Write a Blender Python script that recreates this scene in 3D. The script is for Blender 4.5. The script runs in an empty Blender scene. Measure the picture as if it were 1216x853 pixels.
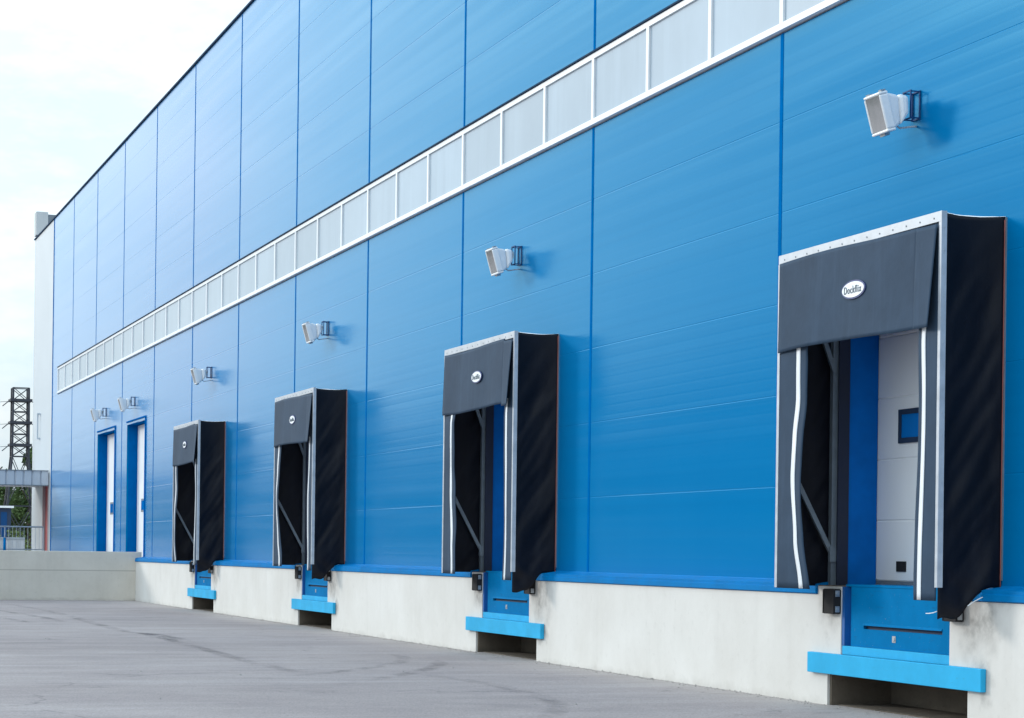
import bpy, math, random
from mathutils import Vector, Matrix, noise

S = bpy.context.scene
COL = S.collection
R = math.radians
rnd = random.Random(7)
GZ = 0.03                      # height of the yard surface

# ------------------------------------------------------------------ helpers
def tag(o, label=None, cat=None, group=None, kind=None):
    if label: o['label'] = label
    if cat: o['category'] = cat
    if group: o['group'] = group
    if kind: o['kind'] = kind
    return o

def empty(name, loc, label=None, cat=None, group=None):
    o = bpy.data.objects.new(name, None)
    o.empty_display_size = 0.3
    o.location = loc
    COL.objects.link(o)
    return tag(o, label, cat, group)

class MB:
    """collects shapes and links them as ONE mesh object"""
    def __init__(s):
        s.v = []; s.f = []; s.m = []
    def add(s, vs, fs, mi=0):
        b = len(s.v); s.v += [tuple(v) for v in vs]
        for f in fs:
            s.f.append(tuple(i + b for i in f)); s.m.append(mi)
    def box(s, x0, x1, y0, y1, z0, z1, mi=0):
        vs = [(x, y, z) for z in (z0, z1) for y in (y0, y1) for x in (x0, x1)]
        s.add(vs, [(0, 2, 3, 1), (4, 5, 7, 6), (0, 1, 5, 4), (2, 6, 7, 3), (0, 4, 6, 2), (1, 3, 7, 5)], mi)
    def bar(s, a, b, w, h=None, mi=0, up=(0, 0, 1)):
        a = Vector(a); b = Vector(b); h = h or w
        d = (b - a).normalized(); u = Vector(up)
        if abs(d.dot(u)) > .98: u = Vector((0, 1, 0))
        r = d.cross(u).normalized(); u = r.cross(d)
        vs = [p + r * (i * w / 2) + u * (j * h / 2) for p in (a, b) for i, j in ((-1, -1), (1, -1), (1, 1), (-1, 1))]
        s.add(vs, [(0, 3, 2, 1), (4, 5, 6, 7), (0, 1, 5, 4), (1, 2, 6, 5), (2, 3, 7, 6), (3, 0, 4, 7)], mi)
    def tube(s, pts, r, n=8, mi=0):
        pts = [Vector(p) for p in pts]; rings = []
        rr = r if isinstance(r, (list, tuple)) else [r] * len(pts)
        for i, p in enumerate(pts):
            d = (pts[min(i + 1, len(pts) - 1)] - pts[max(i - 1, 0)]).normalized()
            u = Vector((0, 0, 1)) if abs(d.z) < .9 else Vector((1, 0, 0))
            a = d.cross(u).normalized(); b = a.cross(d)
            rings.append([p + (a * math.cos(t) + b * math.sin(t)) * rr[i] for t in [2 * math.pi * k / n for k in range(n)]])
        vs = [v for ring in rings for v in ring]; fs = []
        for i in range(len(pts) - 1):
            for k in range(n):
                k2 = (k + 1) % n
                fs.append((i * n + k, i * n + k2, (i + 1) * n + k2, (i + 1) * n + k))
        fs.append(tuple(range(n))[::-1]); fs.append(tuple((len(pts) - 1) * n + k for k in range(n)))
        s.add(vs, fs, mi)
    def prism(s, poly, axis, a, b, mi=0):
        """extrude a 2-D polygon along axis ('x': poly is (y,z); 'y': poly is (x,z); 'z': poly is (x,y))"""
        def P(p, t):
            return (t, p[0], p[1]) if axis == 'x' else (p[0], t, p[1]) if axis == 'y' else (p[0], p[1], t)
        n = len(poly)
        vs = [P(p, a) for p in poly] + [P(p, b) for p in poly]
        fs = [tuple(range(n))[::-1], tuple(range(n, 2 * n))]
        fs += [(i, (i + 1) % n, n + (i + 1) % n, n + i) for i in range(n)]
        s.add(vs, fs, mi)
    def disc(s, c, r, n=8, axis='y', t=.004, mi=0):
        a = [(r * math.cos(2 * math.pi * k / n), r * math.sin(2 * math.pi * k / n)) for k in range(n)]
        if axis == 'y': s.prism([(c[0] + p[0], c[2] + p[1]) for p in a], 'y', c[1], c[1] - t, mi)
        else: s.prism([(c[1] + p[0], c[2] + p[1]) for p in a], 'x', c[0], c[0] + t, mi)
    def grid(s, fn, nu, nv, thick=0.0, mi=0):
        """sheet fn(u,v) -> point; closed with a back side at -thick along (0,1,0)-ish handled by solidify modifier"""
        vs = [fn(i / nu, j / nv) for j in range(nv + 1) for i in range(nu + 1)]
        fs = [(j * (nu + 1) + i, j * (nu + 1) + i + 1, (j + 1) * (nu + 1) + i + 1, (j + 1) * (nu + 1) + i) for j in range(nv) for i in range(nu)]
        s.add(vs, fs, mi)
    def build(s, name, mats, parent=None, smooth=False, bevel=0, solid=0, world=False, fix=True):
        me = bpy.data.meshes.new(name)
        off = Vector((0, 0, 0))
        if world and parent:
            q = parent
            while q: off += Vector(q.location); q = q.parent
        me.from_pydata([tuple(Vector(v) - off) for v in s.v], [], s.f)
        if not isinstance(mats, (list, tuple)): mats = [mats]
        for m in mats: me.materials.append(m)
        if len(mats) > 1: me.polygons.foreach_set('material_index', s.m)
        me.update()
        if fix:
            import bmesh
            bm = bmesh.new(); bm.from_mesh(me)
            bmesh.ops.recalc_face_normals(bm, faces=bm.faces)
            bm.to_mesh(me); bm.free()
        if smooth: me.polygons.foreach_set('use_smooth', [True] * len(me.polygons))
        o = bpy.data.objects.new(name, me)
        COL.objects.link(o)
        if parent: o.parent = parent
        if solid:
            md = o.modifiers.new('thickness', 'SOLIDIFY'); md.thickness = solid; md.offset = 0
        if bevel:
            md = o.modifiers.new('bevel', 'BEVEL'); md.width = bevel; md.segments = 2; md.limit_method = 'ANGLE'; md.angle_limit = R(40)
        return o

def copy_tree(o, parent=None):
    c = o.copy(); COL.objects.link(c)
    if parent: c.parent = parent
    for ch in list(o.children): copy_tree(ch, c)
    return c

# ------------------------------------------------------------------ materials
class NT:
    def __init__(s, name):
        s.m = bpy.data.materials.new(name); s.m.use_nodes = True
        s.t = s.m.node_tree; s.n = s.t.nodes; s.l = s.t.links
        s.b = s.n['Principled BSDF']; s.out = s.n['Material Output']
    def node(s, typ, **kw):
        n = s.n.new(typ)
        for k, v in kw.items():
            if k in n.inputs.keys() if isinstance(k, str) else False: n.inputs[k].default_value = v
            else: setattr(n, k, v)
        return n
    def coord(s, scale=(1, 1, 1), kind='Object'):
        c = s.n.new('ShaderNodeTexCoord'); m = s.n.new('ShaderNodeMapping')
        m.inputs['Scale'].default_value = scale
        s.l.new(c.outputs[kind], m.inputs['Vector']); return m.outputs[0]
    def geo(s, scale=(1, 1, 1), loc=(0, .37, 0)):
        c = s.n.new('ShaderNodeNewGeometry'); m = s.n.new('ShaderNodeMapping')
        m.inputs['Scale'].default_value = scale; m.inputs['Location'].default_value = loc
        s.l.new(c.outputs['Position'], m.inputs['Vector']); return m.outputs[0]
    def noise(s, vec, scale=1, detail=4, rough=.55, dist=0):
        n = s.n.new('ShaderNodeTexNoise'); n.inputs['Scale'].default_value = scale
        n.inputs['Detail'].default_value = detail; n.inputs['Roughness'].default_value = rough
        n.inputs['Distortion'].default_value = dist
        s.l.new(vec, n.inputs['Vector']); return n.outputs['Fac']
    def ramp(s, fac, stops):
        r = s.n.new('ShaderNodeValToRGB'); e = r.color_ramp.elements
        while len(e) < len(stops): e.new(.5)
        for i, (p, c) in enumerate(stops):
            e[i].position = p; e[i].color = (c, c, c, 1) if not hasattr(c, '__len__') else (*c, 1)
        s.l.new(fac, r.inputs[0]); return r.outputs[0]
    def mix(s, fac, a, b, mode='MIX'):
        n = s.n.new('ShaderNodeMix'); n.data_type = 'RGBA'; n.blend_type = mode
        for i, v in ((0, fac), (6, a), (7, b)):
            if hasattr(v, 'is_output'): s.l.new(v, n.inputs[i])
            elif i == 0: n.inputs[0].default_value = v
            else: n.inputs[i].default_value = (*v, 1)
        return n.outputs[2]
    def math(s, op, a, b=0.0, c=None):
        n = s.n.new('ShaderNodeMath'); n.operation = op
        for i, v in enumerate((a, b) if c is None else (a, b, c)):
            if hasattr(v, 'is_output'): s.l.new(v, n.inputs[i])
            else: n.inputs[i].default_value = v
        return n.outputs[0]
    def bump(s, h, strength=.3, dist=.01, normal=None):
        n = s.n.new('ShaderNodeBump'); n.inputs['Strength'].default_value = strength
        n.inputs['Distance'].default_value = dist; s.l.new(h, n.inputs['Height'])
        if normal is not None: s.l.new(normal, n.inputs['Normal'])
        s.l.new(n.outputs[0], s.b.inputs['Normal']); return n.outputs[0]
    def set(s, **kw):
        for k, v in kw.items():
            i = s.b.inputs[k.replace('_', ' ')]
            if hasattr(v, 'is_output'): s.l.new(v, i)
            else: i.default_value = (*v, 1) if hasattr(v, '__len__') and len(v) == 3 else v
        return s

def paint(name, col, rough=.45, var=.12, scale=3.0, spec=.5, metal=0.0, bump=.05):
    t = NT(name); v = t.coord()
    n = t.noise(v, scale, 5, .6)
    lo = tuple(c * (1 - var) for c in col); hi = tuple(min(1, c * (1 + var)) for c in col)
    t.set(Base_Color=t.ramp(n, [(.3, lo), (.7, hi)]), Roughness=t.ramp(n, [(.3, rough * .85), (.7, min(1, rough * 1.15))]), Metallic=metal)
    t.b.inputs['Specular IOR Level'].default_value = spec
    if bump: t.bump(t.noise(v, scale * 12, 3), bump, .004)
    return t.m

def worn(name, col, rub=(.05, .06, .07), rough=.55, amount=.5, spec=.1):
    t = NT(name); v = t.geo()
    n1 = t.noise(v, 2.2, 5, .6); n2 = t.noise(t.geo((5, 5, 22)), 1.0, 6, .7); n3 = t.noise(v, 38, 3, .7)
    c = t.mix(t.ramp(n1, [(.3, 0), (.7, 1)]), tuple(x * .88 for x in col), tuple(min(1, x * 1.10) for x in col))
    c = t.mix(t.math('MULTIPLY', t.ramp(n2, [(.58, 0), (.74, amount)]), t.ramp(n1, [(.35, 0), (.6, 1)])), c, rub)
    c = t.mix(t.ramp(n3, [(.66, 0), (.76, amount * .6)]), c, (.30, .33, .34))
    t.set(Base_Color=c, Roughness=rough); t.b.inputs['Specular IOR Level'].default_value = spec
    t.bump(t.math('ADD', n2, t.math('MULTIPLY', n3, .4)), .15, .004)
    return t.m

def mat_wall():
    t = NT('blue_cladding_paint')
    g = t.geo(loc=(0, 0, 0))
    sep = t.n.new('ShaderNodeSeparateXYZ'); t.l.new(g, sep.inputs[0])
    # fine horizontal roll-formed ribs, spacing modulated
    wob = t.noise(t.geo((.113, .113, 5.0), (200.2, .37, 0)), 1.0, 1, .5)
    line = t.noise(t.geo((.031, .031, 11.0), (200.4, .37, 0)), 1.0, 0, .5)
    oil = t.noise(t.geo((.29, .29, .8), (200.13, .37, 0)), 1.0, 1, .5)
    ang = t.math('MULTIPLY', sep.outputs['Z'], 2 * math.pi / .2612)
    rib = t.math('POWER', t.math('ABSOLUTE', t.math('COSINE', ang)), 14.0)
    dirt = t.noise(t.geo((1.2, 1.2, .10)), 1.0, 4, .6)
    col = t.mix(t.ramp(dirt, [(.35, 0), (.75, .22)]), WALL_A, WALL_B)
    col = t.mix(t.ramp(line, [(.45, .0), (.62, .22)]), col, WALL_C)
    # matt paint under a lacquer whose sheen rises steeply towards grazing angles
    t.set(Base_Color=col, Roughness=.8)
    t.b.inputs['Specular IOR Level'].default_value = 0.0
    lw = t.n.new('ShaderNodeLayerWeight'); lw.inputs['Blend'].default_value = .5
    fres = t.math('MINIMUM', t.math('MULTIPLY', t.math('POWER', lw.outputs['Facing'], SHEEN_P), SHEEN_K), .85)
    t.set(Base_Color=t.mix(t.math('MULTIPLY', fres, .55), col, (0, 0, 0)))
    gl = t.n.new('ShaderNodeBsdfGlossy'); tint = t.mix(t.math('MINIMUM', t.math('MULTIPLY', fres, 2.6), 1.0), (.42, 1.0, 1.0), (1, 1, 1))
    t.l.new(t.mix(fres, (0, 0, 0), tint), gl.inputs['Color'])
    t.l.new(t.ramp(wob, [(.3, .17), (.7, .23)]), gl.inputs['Roughness'])
    mx = t.n.new('ShaderNodeAddShader'); t.l.new(t.b.outputs[0], mx.inputs[0]); t.l.new(gl.outputs[0], mx.inputs[1])
    t.l.new(mx.outputs[0], t.out.inputs[0])
    h = t.math('ADD', t.math('MULTIPLY', oil, 1.6), t.math('MULTIPLY', line, .24))
    h = t.math('ADD', h, t.math('MULTIPLY', rib, -.075))
    h = t.math('ADD', h, t.math('MULTIPLY', wob, .12))
    nb = t.bump(h, .44, .006)
    t.l.new(nb, gl.inputs['Normal'])
    return t.m
SHEEN_P, SHEEN_K = 5.1, 1.10
WALL_A = (.0, .165, .40); WALL_B = (.002, .187, .43); WALL_C = (.0, .150, .37)

def mat_concrete(name, a, b, dark, seam=False, bumpy=.35, smudge=()):
    t = NT(name); g = t.geo(loc=(0, 0, 0))
    n1 = t.noise(g, .7, 6, .65); n2 = t.noise(g, 9, 5, .65)
    st = t.noise(t.geo((2.2, 2.2, .18)), 1.0, 5, .65)
    col = t.mix(t.ramp(n1, [(.35, 0), (.68, 1)]), a, b)
    col = t.mix(t.ramp(st, [(.52, 0), (.80, .22)]), col, dark)
    col = t.mix(t.ramp(n2, [(.58, 0), (.80, .30)]), col, dark)
    sep = t.n.new('ShaderNodeSeparateXYZ'); t.l.new(g, sep.inputs[0])
    zz = t.math('ADD', sep.outputs['Z'], t.math('MULTIPLY', t.noise(g, 3.0, 5, .7), .30))
    base = t.ramp(zz, [(.15, .45), (.26, 0)])                     # splash dirt at the foot
    col = t.mix(base, col, dark)
    nzn = t.n.new('ShaderNodeTexNoise'); nzn.inputs['Scale'].default_value = 2.6; nzn.inputs['Detail'].default_value = 6; t.l.new(g, nzn.inputs['Vector'])
    wv = t.n.new('ShaderNodeVectorMath'); wv.operation = 'MULTIPLY_ADD'; wv.inputs[1].default_value = (.8, .0, .8); t.l.new(nzn.outputs['Color'], wv.inputs[0]); t.l.new(g, wv.inputs[2])
    for (sx, sz, sr) in smudge:                                   # rubber and grease stains beside the bumpers
        ds = t.n.new('ShaderNodeVectorMath'); ds.operation = 'DISTANCE'; ds.inputs[1].default_value = (sx + .4, -.20, sz + .4); t.l.new(wv.outputs[0], ds.inputs[0])
        col = t.mix(t.math('MULTIPLY', t.ramp(ds.outputs['Value'], [(.0, .75), (sr, 0)]), t.ramp(n2, [(.3, .35), (.6, 1)])), col, (.20, .185, .17))
    if seam:
        zs = t.math('ABSOLUTE', t.math('SUBTRACT', sep.outputs['Z'], .93))
        col = t.mix(t.ramp(zs, [(.008, .7), (.02, 0)]), col, dark)
    t.set(Base_Color=col, Roughness=.88)
    t.b.inputs['Specular IOR Level'].default_value = .25
    p = t.noise(g, 45, 4, .7)
    h = t.math('ADD', t.math('MULTIPLY', n2, .6), t.math('MULTIPLY', t.ramp(p, [(.28, 0), (.42, 1)]), .35))
    t.bump(h, bumpy, .012)
    return t.m

def mat_asphalt():
    t = NT('worn_asphalt'); g = t.geo(loc=(0, 0, 0))
    big = t.noise(t.geo((.22, .12, 1)), 1.0, 6, .62, .6)
    mid = t.noise(t.geo((1.0, .6, 1)), 1.0, 6, .65, .4)
    streak = t.noise(t.geo((1.5, .16, 1)), 1.0, 6, .62, .2)
    fine = t.noise(g, 55, 3, .7)
    vo = t.n.new('ShaderNodeTexVoronoi'); vo.inputs['Scale'].default_value = 70; t.l.new(g, vo.inputs['Vector'])
    col = t.mix(t.ramp(big, [(.36, 0), (.66, 1)]), (.315, .268, .258), (.405, .352, .338))
    col = t.mix(t.ramp(mid, [(.45, 0), (.72, .55)]), col, (.235, .20, .20))
    col = t.mix(t.ramp(streak, [(.50, 0), (.70, .45)]), col, (.48, .43, .415))
    col = t.mix(t.ramp(fine, [(.34, .55), (.56, 0)]), col, (.10, .095, .10))
    col = t.mix(t.ramp(vo.outputs['Distance'], [(.08, .35), (.2, 0)]), col, (.40, .38, .38))
    # dusty margin along the dock wall
    sep = t.n.new('ShaderNodeSeparateXYZ'); t.l.new(g, sep.inputs[0])
    yy = t.math('ADD', sep.outputs['Y'], t.math('MULTIPLY', t.noise(g, .9, 5, .7), 1.6))
    mr = t.n.new('ShaderNodeMapRange'); mr.inputs[1].default_value = -.5; mr.inputs[2].default_value = .75
    t.l.new(yy, mr.inputs[0])
    col = t.mix(t.math('MULTIPLY', mr.outputs[0], .55), col, (.40, .375, .355))
    # hairline cracks
    vc = t.n.new('ShaderNodeTexVoronoi'); vc.feature = 'DISTANCE_TO_EDGE'; vc.inputs['Scale'].default_value = .16
    w = t.n.new('ShaderNodeVectorMath'); w.operation = 'ADD'
    nz = t.n.new('ShaderNodeTexNoise'); nz.inputs['Scale'].default_value = .8; nz.inputs['Detail'].default_value = 5; t.l.new(g, nz.inputs['Vector'])
    sc = t.n.new('ShaderNodeVectorMath'); sc.operation = 'SCALE'; sc.inputs['Scale'].default_value = 1.8
    t.l.new(nz.outputs['Color'], sc.inputs[0]); t.l.new(g, w.inputs[0]); t.l.new(sc.outputs[0], w.inputs[1])
    t.l.new(w.outputs[0], vc.inputs['Vector'])
    ck = t.math('MULTIPLY', t.ramp(vc.outputs['Distance'], [(.0015, 1), (.005, 0)]), t.ramp(mid, [(.45, 0), (.6, .5)]))
    col = t.mix(ck, col, (.06, .055, .06))
    t.set(Base_Color=col, Roughness=.9)
    t.b.inputs['Specular IOR Level'].default_value = .3
    t.bump(t.math('ADD', t.math('MULTIPLY', fine, .5), t.math('MULTIPLY', vo.outputs['Distance'], .8)), .6, .008)
    return t.m

def mat_fabric(name, col, rough=.55, spec=.4, wr=.25):
    t = NT(name); v = t.coord()
    n = t.noise(v, 2.2, 5, .6); st = t.noise(t.coord((6, 6, .5)), 1.0, 4, .6)
    c = t.mix(t.ramp(n, [(.35, 0), (.7, .6)]), col, tuple(x * 1.45 for x in col))
    c = t.mix(t.ramp(st, [(.5, 0), (.8, .35)]), c, tuple(min(1, x * 1.8 + .01) for x in col))
    t.set(Base_Color=c, Roughness=rough)
    t.b.inputs['Specular IOR Level'].default_value = spec
    h = t.math('ADD', t.math('MULTIPLY', n, 1.0), t.math('MULTIPLY', t.noise(v, 160, 2), .02))
    t.bump(h, wr, .03)
    return t.m

def mat_glass(name, col, rough=.12, spec=.5):
    t = NT(name); v = t.geo((.5, .5, .5))
    n = t.noise(v, 1.0, 4, .6); st = t.noise(t.geo((3, 3, .2)), 1.0, 4, .6)
    c = t.mix(t.ramp(n, [(.3, 0), (.7, 1)]), tuple(x * .86 for x in col), col)
    c = t.mix(t.ramp(st, [(.5, 0), (.8, .35)]), c, tuple(min(1, x * 1.2) for x in col))
    oi = t.n.new('ShaderNodeObjectInfo')
    c = t.mix(t.math('MULTIPLY', oi.outputs['Random'], .30), c, tuple(x * .55 for x in col))
    t.set(Base_Color=c, Roughness=t.math('ADD', t.math('MULTIPLY', oi.outputs['Random'], .08), rough - .04))
    t.b.inputs['Specular IOR Level'].default_value = spec
    t.bump(n, .08, .02)
    return t.m

def mat_corrugated(name, col):
    t = NT(name)
    n = t.noise(t.geo((1, 1, .3)), 1.0, 4, .6)
    t.set(Base_Color=t.ramp(n, [(.3, tuple(c * .88 for c in col)), (.7, col)]), Roughness=.45)
    return t.m

def mat_leaf(name, a, b):
    t = NT(name); n = t.noise(t.geo(), .6, 4, .6)
    oi = t.n.new('ShaderNodeNewGeometry')
    col = t.mix(oi.outputs['Random Per Island'], a, b)
    t.set(Base_Color=t.mix(t.ramp(n, [(.35, 0), (.7, .6)]), col, b), Roughness=.7)
    t.b.inputs['Specular IOR Level'].default_value = .2
    return t.m

def mat_lampglass():
    t = NT('clear_lamp_glass'); n = t.noise(t.coord(), 6, 3, .6)
    gl = t.n.new('ShaderNodeBsdfGlossy'); t.l.new(t.ramp(n, [(.3, .05), (.7, .12)]), gl.inputs['Roughness'])
    tr = t.n.new('ShaderNodeBsdfTransparent'); tr.inputs[0].default_value = (.93, .95, .92, 1)
    lw = t.n.new('ShaderNodeLayerWeight'); lw.inputs['Blend'].default_value = .35
    mx = t.n.new('ShaderNodeMixShader'); t.l.new(lw.outputs['Fresnel'], mx.inputs[0]); t.l.new(tr.outputs[0], mx.inputs[1]); t.l.new(gl.outputs[0], mx.inputs[2])
    t.l.new(mx.outputs[0], t.out.inputs[0]); return t.m
def mat_roofsheet():
    t = NT('translucent_roof_sheet'); n = t.noise(t.coord(), 3, 4, .6)
    t.set(Base_Color=t.ramp(n, [(.3, (.10, .11, .12)), (.7, (.16, .17, .18))]), Roughness=.6)
    tr = t.n.new('ShaderNodeBsdfTranslucent'); tr.inputs[0].default_value = (.95, .97, .98, 1)
    mx = t.n.new('ShaderNodeMixShader'); mx.inputs[0].default_value = .95
    t.l.new(t.b.outputs[0], mx.inputs[1]); t.l.new(tr.outputs[0], mx.inputs[2]); t.l.new(mx.outputs[0], t.out.inputs[0])
    return t.m
M = dict(
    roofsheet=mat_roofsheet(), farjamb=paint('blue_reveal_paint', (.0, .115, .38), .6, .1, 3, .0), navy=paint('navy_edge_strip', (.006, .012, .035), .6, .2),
    wall=mat_wall(),
    joint=paint('blue_joint_trim', (.0, .13, .40), .7, .1, 3, .0),
    bracket=paint('dark_blue_bracket_paint', (.003, .05, .16), .6, .1, 3, .2),
    bluetrim=paint('blue_trim_paint', (.0, .17, .44), .55, .12, 3, .05),
    jamb=paint('deep_blue_jamb', (.0, .135, .48), .5, .12, 3, .1),
    roof=paint('dark_roof_trim', (.012, .04, .085), .8, .12, 3, .1),
    white=paint('white_frame_paint', (.78, .80, .82), .4, .05),
    whitewall=paint('pale_cladding_paint', (.53, .57, .60), .42, .05, .6),
    doorleaf=paint('white_door_paint', (.90, .90, .90), .38, .02, 1.2),
    glass=mat_glass('frosted_window_glass', (.43, .515, .59), .20, .40),
    doorglass=mat_glass('blue_door_glass', (.004, .19, .60), .08),
    plinth=mat_concrete('whitewashed_concrete', smudge=[(c + dx, z, q) for c in (-19.62, -31.74, -43.89, -55.85) for dx, z, q in ((1.62, 1.0, .48), (-1.42, 1.0, .30), (1.75, .42, .22))], a=(.655, .625, .58), b=(.73, .705, .665), dark=(.47, .44, .40)),
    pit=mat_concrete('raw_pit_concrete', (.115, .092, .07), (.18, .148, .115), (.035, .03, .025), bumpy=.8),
    grey_conc=mat_concrete('grey_cast_concrete', (.575, .53, .46), (.655, .61, .54), (.34, .31, .27), seam=True, bumpy=.6),
    block=mat_concrete('grey_block_concrete', (.50, .52, .53), (.58, .60, .60), (.36, .38, .40)),
    asphalt=mat_asphalt(),
    curtain=mat_fabric('charcoal_curtain_fabric', (.029, .052, .086), .65, .10, .22),
    side=mat_fabric('shaded_curtain_fabric', (.0042, .0045, .0085), .5, .2, .35),  # same fabric as the curtains, its shade painted in as near-black
    stripe=paint('white_reflective_strip', (.80, .82, .84), .4, .05),
    alu=paint('galvanised_edge_profile', (.46, .49, .53), .45, .12, 6, .4, .2),
    steel=paint('grey_painted_steel', (.16, .19, .22), .45, .15, 5),
    piping=paint('red_edge_piping', (.30, .085, .07), .6, .2),
    rubber=paint('black_rubber', (.018, .017, .018), .8, .35, 8, .3, 0, .3),
    bolt=paint('zinc_bolt', (.42, .44, .46), .4, .15, 9, .5, .6),
    lip=worn('blue_dock_plate_paint', (.0, .165, .39), (.02, .06, .10), .6, .6, .02),
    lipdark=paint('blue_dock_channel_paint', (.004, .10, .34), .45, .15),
    cyan=worn('cyan_beam_paint', (.03, .40, .69), (.05, .22, .33), .6, .55, .1),
    slot=paint('dark_slot', (.012, .03, .07), .7, .2),
    lampwhite=paint('white_lamp_housing', (.80, .81, .82), .32, .04),
    lampgrey=paint('grey_lamp_reflector', (.52, .54, .54), .3, .08),
    lampglass=mat_lampglass(),
    reflector=paint('lamp_reflector', (.88, .88, .84), .35, .03, 3, .5, 0, 0),
    sign_white=paint('sign_white', (.85, .86, .88), .4, .02),
    sign_navy=paint('sign_navy', (.02, .04, .16), .5, .05),
    sign_ink=paint('sign_lettering', (.03, .07, .10), .5, .05),
    canopy=mat_corrugated('grey_canopy_sheet', (.50, .54, .60)),
    red=paint('red_door_paint', (.42, .03, .04), .45, .15),
    pinkgrey=paint('pink_grey_door_frame', (.42, .36, .37), .5, .1),
    fence=mat_corrugated('white_fence_sheet', (.66, .69, .73)),
    rail=paint('grey_handrail', (.45, .50, .55), .4, .1),
    pylon=paint('dark_lattice_steel', (.018, .022, .035), .6, .2),
    bark=paint('tree_bark', (.07, .05, .035), .9, .3),
    leaf=mat_leaf('tree_foliage', (.030, .062, .022), (.090, .135, .045)),
    leafdark=mat_leaf('wood_foliage', (.020, .045, .030), (.045, .075, .050)),
    leaf2=mat_leaf('shrub_foliage', (.06, .10, .025), (.13, .17, .06)),
    wire=paint('grey_wire', (.10, .11, .12), .6),
    stone=paint('grit', (.30, .28, .26), .9, .3, 20),
)

# ------------------------------------------------------------------ setting: yard
mb = MB(); mb.add([(-1500, -900, GZ), (600, -900, GZ), (600, 900, GZ), (-1500, 900, GZ)], [(0, 1, 2, 3)])
tag(mb.build('asphalt_yard', M['asphalt']), kind='structure')

# ------------------------------------------------------------------ warehouse
WH = empty('warehouse', (-48, 0, 0), 'long bright blue sheet-metal warehouse with a high ribbon of windows and a white concrete base', 'warehouse')
JX = [-22.734 + 6 * k for k in range(-10, 5)]          # vertical joints, -82.73 .. 1.27
XL, XR = -88.52, 1.27
DOCKS = [-19.62, -31.74, -43.89, -55.85]               # shelter centres
FAR = [(-76.06, -72.1), (-69.67, -66.15)]
Z0, ZW0, ZW1, ZT = 1.33, 7.60, 8.66, 14.70
GR = [2.41 + 1.045 * k for k in range(12)]             # horizontal panel joints

def profile(z0, z1):
    p = [(0.0, z0)]
    for z in GR:
        if z0 + .05 < z < z1 - .05:
            p += [(0.0, z - .010), (.002, z - .004), (.002, z + .001), (0.0, z + .006)]
    p.append((0.0, z1)); return p
def sheet(mb, x0, x1, z0, z1, edges=True):
    p = profile(z0, z1); n = len(p)
    mb.add([(x0, y, z) for y, z in p] + [(x1, y, z) for y, z in p], [(i, n + i, n + i + 1, i + 1) for i in range(n - 1)])
    if edges:
        for x in (x0, x1):
            mb.add([(x, y, z) for y, z in p] + [(x, .05, z) for y, z in p], [(i, i + 1, n + i + 1, n + i) for i in range(n - 1)])
        for z in (z0, z1):
            mb.add([(x0, 0, z), (x1, 0, z), (x1, .05, z), (x0, .05, z)], [(0, 1, 2, 3)])

edges = [XL] + JX
G = .040
lower, upper = MB(), MB()
holes = [(c - 1.57, c + 1.57, 4.35, Z0) for c in DOCKS] + [(a, b, 5.52, Z0) for a, b in FAR]
for i in range(len(edges) - 1):
    a = edges[i] + (G if i else 0); b = edges[i + 1] - G
    hs = sorted(h for h in holes if h[0] < b and h[1] > a)
    zt = ZW0
    segs = []; x = a
    for h in hs:
        h0, h1 = max(a, h[0]), min(b, h[1])
        if h0 > x + .001: segs.append((x, h0, Z0))
        segs.append((h0, h1, h[2])); x = h1
    if x < b - .001: segs.append((x, b, Z0))
    for s in segs:
        if i == 0:
            sheet(lower, s[0], s[1], s[2], ZW0)
        else:
            sheet(lower, s[0], s[1], s[2], zt)
    sheet(upper, a, b, ZW1, ZT)
sheet(lower, XL, -86.74, ZW0 + .004, ZW1 - .004)       # blank piece left of the first window
lower.build('lower_wall', M['wall'], WH, world=True, fix=False)
upper.build('upper_wall', M['wall'], WH, world=True, fix=False)
for x in JX[:-1]:
    for z0, z1 in ((Z0, ZW0), (ZW1, ZT)):
        if z0 == Z0 and any(h[0] < x < h[1] for h in holes): z0 = 4.4
        m = MB(); m.box(x - G + .002, x + G - .002, -.005, .049, z0, z1)
        m.build('joint_strip', M['joint'], WH, world=True)
# structure behind the sheets
m = MB(); m.box(XL - 6.5, XR, .30, 45, ZT - .25, ZT - .05); m.build('roof_deck', M['roof'], WH, world=True)
m = MB()
m.prism([(-.05, ZT + .005), (-.05, ZT + .05), (.30, ZT + .16), (.30, ZT + .005)], 'x', XL - 6.52, XR)
m.build('roof_trim', M['roof'], WH, world=True)
m = MB(); m.box(-94.7, XR, 44.8, 45, GZ, ZT - .3); m.build('rear_wall', M['whitewall'], WH, world=True)
m = MB(); m.box(XR - .2, XR - .005, .06, 44.7, GZ, ZT - .3); m.build('side_wall', M['wall'], WH, world=True)
m = MB(); m.box(-94.68, -94.5, .07, 44.7, GZ, ZT - .3); m.build('side_wall', M['whitewall'], WH, world=True)
m = MB(); m.box(XL, XR, .75, .85, Z0, ZT - .3)
m.build('light_stop_panel', M['roof'], WH, world=True)  # unseen panel added to stop light leaking behind the openings
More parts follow.
